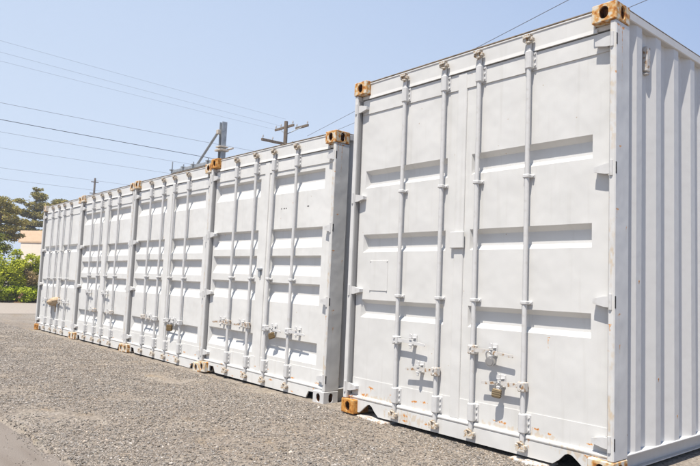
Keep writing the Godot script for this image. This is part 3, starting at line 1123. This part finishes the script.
# ------------------------------------------------------------------ small things on and by the containers
func padlock(label: String, at: Vector3, turn: float, body: Material, round_body: bool, size := 1.0) -> void:
	var p := thing("padlock", label, "padlock", at, "padlocks on the container doors")
	p.rotation = Vector3(0.0, 0.3, turn)
	p.scale = Vector3.ONE * size
	var st := mb()
	if round_body:
		tube(st, [Vector3(0, -0.020, -0.012), Vector3(0, -0.020, -0.009), Vector3(0, -0.020, 0.009), Vector3(0, -0.020, 0.012)], 0.026, -1.0, 20)
		tube(st, [Vector3(0, -0.020, 0.0115), Vector3(0, -0.020, 0.014)], 0.021, 0.019, 20)
	else:
		box(st, Vector3(-0.026, -0.050, -0.011), Vector3(0.026, 0.000, 0.011), 0.005)
		for y in [-0.038, -0.026, -0.014]:
			box(st, Vector3(-0.0268, y - 0.004, -0.0118), Vector3(0.0268, y + 0.004, 0.0118), 0.002)
	part(p, "lock_body", st.commit(), body)
	var sh := mb()
	var pts := [Vector3(-0.015, -0.012, 0), Vector3(-0.015, 0.018, 0)]
	for k in 9:
		var a := PI - PI * k / 8.0
		pts.append(Vector3(cos(a) * 0.015, 0.022 + sin(a) * 0.015, 0))
	pts.append(Vector3(0.015, -0.012, 0))
	tube(sh, pts, 0.0042, -1.0, 8)
	part(p, "shackle", sh.commit(), mats.lock_steel)

func build_small_things():
	padlock("round silver padlock on the upper handle of the tallest container's right door", Vector3(1.548, 0.622, -0.006), 0.25, mats.lock_steel, true, 1.25)
	padlock("square brass padlock on the lower handle of the tallest container's right door", Vector3(1.617, 0.424, -0.006), -0.1, mats.brass, false, 1.2)
	padlock("dark brass padlock on the right door of the container beside the tall one", Vector3(-2.835 + 1.516, 0.565, -0.127), 0.3, mats.dull_brass, false, 1.3)
	padlock("brown padlock on the right door of the middle container", Vector3(-5.306 + 1.525, 0.475, -0.164), 0.0, mats.dull_brass, false, 1.7)
	var near: Node = get_node("shipping_container")
	var row: Node = get_node("shipping_container_001")
	# data plate riveted to the left leaf of the tall container
	var dl: Node = near.get_node("door")
	var ps := mb()
	box(ps, Vector3(0.232, 1.048, SKIN - 0.001), Vector3(0.448, 1.304, SKIN + 0.004), 0.0015)
	for e in [Vector2(0.238, 1.298), Vector2(0.442, 1.298), Vector2(0.238, 1.054), Vector2(0.442, 1.054)]:
		tube(ps, [Vector3(e.x, e.y, SKIN + 0.003), Vector3(e.x, e.y, SKIN + 0.008)], 0.006, -1.0, 6)
	part(dl, "data_plate", ps.commit(), mats.near_paint)
	# stencilled dashes, too faint to read, on the next container
	var dr: Node = null
	for ch in row.get_children():
		if String(ch.name).begins_with("door"):
			dr = ch
	for e in [[1.49, 0.014], [1.535, 0.024], [1.575, 0.018], [1.95, 0.030]]:
		part(dr, "stencil_mark", beam(Vector3(e[0], 1.884, SKIN - 0.001), Vector3(e[0] + e[1], 1.896, SKIN + 0.0012), 0.0004), mats.stencil)
	# small ventilator on the tall container's side
	var vs := mb()
	box(vs, Vector3(W - 0.048, 2.565, -0.502), Vector3(W - 0.016, 2.735, -0.452), 0.006)
	box(vs, Vector3(W - 0.048, 2.545, -0.496), Vector3(W - 0.020, 2.561, -0.460), 0.004)
	part(near, "ventilator", vs.commit(), mats.worn_fitting)
	# rust breaking through the side paint
	for e in [Vector3(W - 0.0135, 0.56, -0.615), Vector3(W - 0.0135, 1.18, -0.340), Vector3(W - 0.0135, 0.30, -0.900)]:
		var rs := mb()
		tube(rs, [e, e + Vector3(0.0022, 0.0, 0.0)], 0.010, 0.007, 7)
		tube(rs, [e + Vector3(0, -0.012, 0.002), e + Vector3(0.0020, -0.012, 0.002)], 0.006, 0.004, 6)
		part(near, "rust_spot", rs.commit(), mats.casting_rust)
	# pale boards under the sill of the tall container
	for e in [["pale board poking out under the tall container's sill by its rusty corner", Vector3(0.37, -0.030, -0.07), 0.30, 0.12], ["pale board under the middle of the tall container's sill", Vector3(1.86, -0.028, -0.06), 0.22, 0.04]]:
		var bd := mb()
		box(bd, Vector3(-e[2] * 0.6, 0.0, -0.10), Vector3(e[2] * 0.6, 0.030, 0.075), 0.006)
		var o := part(self, numbered("board"), bd.commit(), mats.worn_fitting, e[1], Vector3(0, -e[3], 0))
		tag(o, e[0], "board", "boards under the tall container")
	# cloth bundle over the lock of the last container
	var b := thing("cloth_bundle", "tan cloth bundle wrapped over the lock of the farthest container", "cloth", Vector3(-10.206 + 1.16, 0.545, -0.20))
	var st := mb()
	var rn := noise(501, 3.5, 3)
	var nu := 20
	var nv := 12
	var pos := func(u: int, v: int) -> Vector3:
		var a := TAU * u / nu
		var t := PI * v / nv
		var q := Vector3(cos(a) * sin(t) * 0.26, cos(t) * (0.075 + 0.035 * cos(a) * sin(t)), sin(a) * sin(t) * 0.10)
		q.y += q.x * 0.16
		return q * (1.0 + 0.28 * rn.get_noise_3d(q.x * 5.0, q.y * 5.0, q.z * 5.0))
	for u in nu:
		for v in nv:
			quad(st, pos.call(u, v), pos.call(u + 1, v), pos.call(u + 1, v + 1), pos.call(u, v + 1), pos.call(u, v) + pos.call(u + 1, v + 1))
	part(b, "cloth", st.commit(), mats.tan_cloth)
	part(b, "loose_end", beam(Vector3(0.02, -0.20, -0.03), Vector3(0.07, -0.03, -0.02), 0.004), mats.tan_cloth)

# ------------------------------------------------------------------ background
# leaves through the volume of a few flattened lumps: [centre, radii, number]
func foliage(parent: Node, lumps: Array, size: float, dark: Color, light: Color, narrow: float, s: int, called := "crown") -> MeshInstance3D:
	var r := RandomNumberGenerator.new()
	r.seed = s
	var gaps := noise(s + 1, 0.9 / (size * 8.0), 3)
	var xf := []
	var cols := []
	for l in lumps:
		var made := 0
		var guard := 0
		while made < l[2] and guard < l[2] * 6:
			guard += 1
			var p := Vector3(r.randfn(), r.randfn(), r.randfn()).normalized() * pow(r.randf(), 0.42)
			var q: Vector3 = l[0] + p * l[1]
			if gaps.get_noise_3d(q.x, q.y * 1.4, q.z) < -0.06 + r.randf_range(-0.12, 0.12):
				continue
			made += 1
			var sc := size * r.randf_range(0.6, 1.35)
			xf.append(Transform3D(Basis.from_euler(Vector3(r.randf_range(-1.1, 1.1), r.randf() * TAU, r.randf_range(-0.9, 0.9))).scaled(Vector3(sc, sc, sc)), q))
			cols.append(dark.lerp(light, r.randf()))
	# one mesh of leaf blades
	var v := PackedVector3Array()
	var n := PackedVector3Array()
	var cc := PackedColorArray()
	for i in xf.size():
		var t: Transform3D = xf[i]
		var a := t * Vector3(-0.5, 0, 0)
		var b := t * Vector3(0.5, -0.06, 0)
		for w in [narrow, -narrow]:
			var c := t * Vector3(0.02, 0.10, w)
			var nn := (b - a).cross(c - a).normalized()
			if w < 0.0:
				v.append_array([a, b, c])
				nn = -nn
			else:
				v.append_array([a, c, b])
			for k in 3:
				n.append(nn)
				cc.append(cols[i])
	var arr := []
	arr.resize(Mesh.ARRAY_MAX)
	arr[Mesh.ARRAY_VERTEX] = v
	arr[Mesh.ARRAY_NORMAL] = n
	arr[Mesh.ARRAY_COLOR] = cc
	var m := ArrayMesh.new()
	m.add_surface_from_arrays(Mesh.PRIMITIVE_TRIANGLES, arr)
	return part(parent, called, m, mats.leaf)

func wood_tubes(parent: Node, called: String, runs: Array, mat: Material) -> void:
	var st := mb()
	for e in runs:
		tube(st, e[0], e[1], e[2], 7, false)
	part(parent, called, st.commit(), mat)

func shrub(label: String, at: Vector3, h: float, wid: float, dark: Color, light: Color, n: int, s: int, size := 0.10) -> void:
	var t := thing("shrub", label, "shrub", at, "shrubs along the far side of the road")
	var r := RandomNumberGenerator.new()
	r.seed = s
	var lumps := []
	var stems := []
	for k in 9:
		var a := r.randf() * TAU
		var q := Vector3(cos(a) * wid * r.randf_range(0.1, 0.75), h * r.randf_range(0.25, 0.82), sin(a) * wid * r.randf_range(0.1, 0.75))
		lumps.append([q, Vector3(wid * 0.48, h * 0.24, wid * 0.48), n / 9])
		stems.append([[Vector3(q.x * 0.15, -0.05, q.z * 0.15), Vector3(q.x * 0.5, q.y * 0.6, q.z * 0.5), q], 0.03, 0.008])
	wood_tubes(t, "stems", stems, mats.weathered_wood)
	foliage(t, lumps, size, dark, light, 0.26, s + 3)

func build_background():
	var gd := Color(0.27, 0.31, 0.02)
	var gl := Color(0.60, 0.60, 0.06)
	shrub("tall bright green shrub at the left edge, nearest to the road", Vector3(-24.7, 0.0, -2.35), 2.35, 0.95, gd, gl, 7500, 601)
	shrub("bright green shrub between the left edge and the dry one", Vector3(-24.8, 0.0, -3.20), 2.05, 0.66, gd, gl, 5000, 607)
	shrub("green shrub just left of the farthest container", Vector3(-25.0, 0.0, -3.95), 1.85, 0.62, gd, gl, 3600, 613)
	shrub("dry brown shrub in front of the green shrubs", Vector3(-24.35, 0.0, -3.72), 1.45, 0.42, Color(0.24, 0.16, 0.08), Color(0.48, 0.36, 0.20), 1700, 619, 0.08)
	shrub("dark green shrub behind the tall one at the left edge", Vector3(-27.6, 0.0, -2.75), 3.0, 1.0, Color(0.09, 0.11, 0.02), Color(0.26, 0.27, 0.05), 4500, 627)
	# ivy creeping along the foot of the shrubs
	var lumps := []
	for k in 34:
		lumps.append([Vector3(-24.1 - 0.2 * (k % 3), 0.28 + 0.12 * sin(k * 2.3), 2.0 - k * 0.30), Vector3(0.42, 0.34, 0.34), 600])
	var ivy := foliage(self, lumps, 0.10, Color(0.28, 0.36, 0.02), Color(0.58, 0.62, 0.06), 0.36, 631, "ground_cover")
	ivy.set_meta("kind", "stuff")
	tag(ivy, "low bright green creeper along the far edge of the road", "ground cover")
	# pines behind
	var pd := Color(0.17, 0.15, 0.04)
	var pl := Color(0.52, 0.43, 0.14)
	pine("layered dark pine with a pointed top rising behind the farthest container", Vector3(-56.0, 0.0, -11.6), [
		[Vector3(0, 8.55, -0.1), Vector3(0.45, 0.22, 0.45), 160], [Vector3(0, 7.85, -0.15), Vector3(0.9, 0.42, 0.85), 700], [Vector3(0, 7.25, 0.9), Vector3(0.9, 0.28, 0.95), 520],
		[Vector3(0, 7.05, -0.2), Vector3(1.2, 0.5, 1.1), 900], [Vector3(0, 7.55, -2.1), Vector3(0.8, 0.35, 0.85), 600], [Vector3(0, 7.0, -1.3), Vector3(1.1, 0.35, 1.2), 700],
		[Vector3(0, 6.35, 1.4), Vector3(1.5, 0.30, 1.7), 1200], [Vector3(0, 6.2, -0.4), Vector3(1.6, 0.34, 1.6), 1200], [Vector3(0.2, 5.6, 2.3), Vector3(1.5, 0.30, 1.7), 1100], [Vector3(0.2, 5.45, 0.3), Vector3(1.6, 0.30, 1.8), 1200], [Vector3(0, 4.9, 1.6), Vector3(1.6, 0.28, 1.9), 1200], [Vector3(0, 4.75, -0.8), Vector3(1.6, 0.30, 1.9), 1200], [Vector3(0, 4.15, 0.6), Vector3(1.8, 0.28, 2.2), 1300]], 8.5, pd, pl, 641)
	pine("broad low pine reaching out of the picture at the left edge", Vector3(-38.7, 0.0, -5.3), [
		[Vector3(0, 5.35, 0.1), Vector3(0.9, 0.36, 0.9), 800], [Vector3(0, 5.0, -0.7), Vector3(0.9, 0.28, 0.9), 700], [Vector3(0.1, 4.4, 0.2), Vector3(1.1, 0.38, 1.2), 1100], [Vector3(0.1, 4.2, -0.9), Vector3(0.8, 0.30, 0.75), 600],
		[Vector3(0.1, 3.7, -0.1), Vector3(1.1, 0.32, 1.15), 1000], [Vector3(0, 3.15, 0.0), Vector3(1.0, 0.28, 1.15), 900], [Vector3(0.2, 2.6, 0.3), Vector3(1.0, 0.30, 1.0), 800], [Vector3(0, 3.4, -0.9), Vector3(0.7, 0.25, 0.6), 450], [Vector3(0, 4.9, 1.7), Vector3(1.1, 0.45, 1.0), 800], [Vector3(0, 3.8, 1.9), Vector3(1.1, 0.5, 1.1), 800]], 5.2, pd, pl, 653, 0.17)
	# cream building
	var b := thing("building", "low cream building with a tan roof behind the shrubs", "building", Vector3(-42.4, 0.0, -7.45))
	b.rotation.y = -1.05
	part(b, "wall", beam(Vector3(-7.0, -0.2, -14.0), Vector3(0.0, 3.15, 0.0), 0.02), mats.cream_stucco)
	var rf := mb()
	slab(rf, PackedVector2Array([Vector2(0.04, 3.14), Vector2(0.04, 3.24), Vector2(-0.10, 3.95), Vector2(-6.9, 3.95), Vector2(-7.04, 3.24), Vector2(-7.04, 3.14)]), -14.2, 0.2)
	part(b, "roof", rf.commit(), mats.tan_roofing)
	for k in 3:
		var zz := -3.6 - k * 4.0
		var wd := part(b, "window", beam(Vector3(-0.02, 1.0, zz - 0.6), Vector3(0.03, 2.1, zz + 0.6), 0.01), mats.dark_window)
		part(wd, "sill", beam(Vector3(0.0, 0.92, zz - 0.7), Vector3(0.10, 0.98, zz + 0.7), 0.01), mats.cream_stucco)
	build_poles()

func pine(label: String, at: Vector3, lumps: Array, h: float, dark: Color, light: Color, s: int, leaf := 0.24) -> void:
	var t := thing("pine_tree", label, "tree", at, "pines behind the shrubs")
	wood_tubes(t, "trunk", [[[Vector3(0, -0.3, 0), Vector3(0.08, h * 0.4, 0.05), Vector3(-0.03, h * 0.75, -0.05), Vector3(0, h, 0)], 0.24, 0.04]], mats.weathered_wood)
	var limbs := []
	for l in lumps:
		var c: Vector3 = l[0]
		limbs.append([[Vector3(0, c.y - 0.5, 0), Vector3(c.x * 0.5, c.y - 0.28, c.z * 0.5), c], 0.07, 0.02])
		for k in 3:
			limbs.append([[c + Vector3(0, -0.12, 0), c + Vector3(l[1].x * cos(k * 2.1 + c.y) * 0.7, 0.0, l[1].z * sin(k * 2.1 + c.y) * 0.7)], 0.03, 0.01])
	wood_tubes(t, "limbs", limbs, mats.weathered_wood)
	foliage(t, lumps, leaf, dark, light, 0.20, s)

func insulator(p: Node, at: Vector3, k := 1.0) -> void:
	var st := mb()
	tube(st, [at, at + Vector3(0, 0.10, 0) * k], 0.018 * k, -1.0, 6)
	tube(st, [at + Vector3(0, 0.09, 0) * k, at + Vector3(0, 0.14, 0) * k, at + Vector3(0, 0.20, 0) * k], 0.055 * k, 0.03 * k, 8)
	part(p, "insulator", st.commit(), mats.porcelain)

func build_poles():
	# wooden utility pole with two double arms
	var p := thing("utility_pole", "wooden utility pole with crossarms rising behind the container row", "utility pole", Vector3(-30.6, -0.1, -20.2))
	var st := mb()
	tube(st, [Vector3(0, 0, 0), Vector3(0.02, 6, 0), Vector3(0, 12.05, 0)], 0.19, 0.125, 10)
	part(p, "pole", st.commit(), mats.weathered_wood)
	for e in [[Vector3(-1.45, 11.62, -0.16), Vector3(0.75, 11.78, -0.06)], [Vector3(-0.25, 11.72, -1.05), Vector3(1.15, 11.88, -0.93)], [Vector3(-0.08, 10.42, -0.75), Vector3(0.08, 10.58, 1.85)]]:
		part(p, "crossarm", beam(e[0], e[1], 0.015), mats.weathered_wood)
	st = mb()
	tube(st, [Vector3(0.0, 11.2, -0.1), Vector3(0.5, 11.80, -1.0)], 0.03, -1.0, 6)
	tube(st, [Vector3(0.0, 11.1, -0.05), Vector3(-0.8, 11.66, -0.10)], 0.025, -1.0, 6)
	part(p, "brace", st.commit(), mats.galvanized_steel)
	for e in [Vector3(-1.35, 11.78, -0.11), Vector3(-0.75, 11.78, -0.11), Vector3(0.62, 11.78, -0.11), Vector3(-0.15, 11.88, -0.99), Vector3(1.05, 11.88, -0.99), Vector3(0, 10.58, 1.75), Vector3(0, 10.58, 1.0), Vector3(0, 10.58, -0.6)]:
		insulator(p, e, 1.1)
	# grey steel post with a bracket arm
	var g := thing("steel_post", "grey steel post with a braced arm above the container roofs", "post", Vector3(-14.1, -0.1, -6.46))
	st = mb()
	box(st, Vector3(-0.090, 0, -0.09), Vector3(-0.078, 6.37, 0.09), 0.003)
	box(st, Vector3(0.078, 0, -0.09), Vector3(0.090, 6.37, 0.09), 0.003)
	box(st, Vector3(-0.079, 0, -0.008), Vector3(0.079, 6.365, 0.008), 0.002)
	part(g, "column", st.commit(), mats.galvanized_steel)
	part(g, "arm", beam(Vector3(-3.3, 5.00, 0.095), Vector3(0.12, 5.11, 0.205), 0.008), mats.galvanized_steel)
	st = mb()
	tube(st, [Vector3(-0.05, 6.02, 0.15), Vector3(-1.42, 5.08, 0.15)], 0.042, -1.0, 8)
	part(g, "brace", st.commit(), mats.galvanized_steel)
	st = mb()
	box(st, Vector3(-0.17, 5.40, -0.16), Vector3(0.17, 5.46, 0.18), 0.006)
	box(st, Vector3(-0.15, 5.52, -0.15), Vector3(0.15, 5.56, 0.16), 0.006)
	tube(st, [Vector3(-0.25, 5.49, -0.2), Vector3(0.36, 5.49, -0.2)], 0.03, -1.0, 8)
	part(g, "clamp", st.commit(), mats.rusty_steel)
	part(g, "brace_plate", beam(Vector3(-0.11, 5.96, 0.092), Vector3(0.02, 6.10, 0.19), 0.006), mats.rusty_steel)
	for x in [-3.2, -2.3, -1.55, -0.5]:
		st = mb()
		tube(st, [Vector3(x, 5.10, 0.2), Vector3(x, 5.42 if x < -3.0 else 5.22, 0.2)], 0.022, -1.0, 6)
		box(st, Vector3(x - 0.07, 5.10, 0.12), Vector3(x + 0.07, 5.14, 0.28), 0.006)
		part(g, "arm_bolt", st.commit(), mats.galvanized_steel)
	# far pole
	var f := thing("utility_pole", "thin distant utility pole above the second farthest container", "utility pole", Vector3(-85.8, -0.1, -26.5))
	st = mb()
	tube(st, [Vector3(0, 0, 0), Vector3(0, 14.8, 0)], 0.2, 0.13, 8)
	part(f, "pole", st.commit(), mats.weathered_wood)
	part(f, "crossarm", beam(Vector3(-0.07, 14.2, -0.5), Vector3(0.07, 14.32, 0.5), 0.02), mats.weathered_wood)
	part(f, "crossarm", beam(Vector3(-0.07, 12.6, -0.45), Vector3(0.07, 12.72, 0.6), 0.02), mats.weathered_wood)
	# overhead lines, level along the street
	var W3 := [
		["topmost thin overhead wire crossing the sky", 12.0, -29.0, -30.6, 0.0045, "cable"], ["second thin overhead wire from the top", 11.55, -29.3, -30.9, 0.0045, "cable"], ["third thin overhead wire from the top", 11.0, -28.9, -30.2, 0.0042, "cable"],
		["lone overhead wire just above the thick black one", 8.5, -26.7, -26.6, 0.0075, "cable"], ["thick black overhead cable ending behind the steel post's arm", 7.5, -25.5, -26.0, 0.0125, "black_cable"], ["thin overhead wire just below the thick black cable", 7.0, -25.6, -25.9, 0.0055, "cable"],
		["faint overhead wire above the pines, uppermost of the low three", 6.5, -26.6, -26.4, 0.005, "cable"], ["faint overhead wire above the pines, middle of the low three", 6.0, -29.1, -29.1, 0.005, "cable"], ["lowest faint overhead wire, just above the pines", 5.6, -30.0, -29.7, 0.005, "cable"]]
	for e in W3:
		var pts := []
		for k in 33:
			var t := k / 32.0
			var z := lerpf(14.0, -20.2, t)
			var u := (z + 2.5) / -17.0
			pts.append(Vector3(lerpf(e[2], e[3], u), e[1] + 0.12 * (sin(t * PI) - 0.9) * -1.0, z))
		st = mb()
		tube(st, pts, e[4], -1.0, 5, false)
		var o := part(self, numbered("overhead_wire"), st.commit(), mats[e[5]])
		tag(o, e[0], "wire", "overhead wires along the street")
	for e in [["overhead wire rising from the wooden pole behind the tall container", Vector3(-29.6, 11.0, -21.27), Vector3(16.0, 11.0, -9.0), 0.012], ["overhead wire above the tall container's right corner", Vector3(-30.5, 10.3, -21.0), Vector3(18.0, 10.2, -10.56), 0.011]]:
		var pts := []
		for k in 17:
			pts.append((e[1] as Vector3).lerp(e[2], k / 16.0))
		st = mb()
		tube(st, pts, e[3], -1.0, 5, false)
		var o := part(self, numbered("overhead_wire"), st.commit(), mats.cable)
		tag(o, e[0], "wire", "overhead wires along the street")
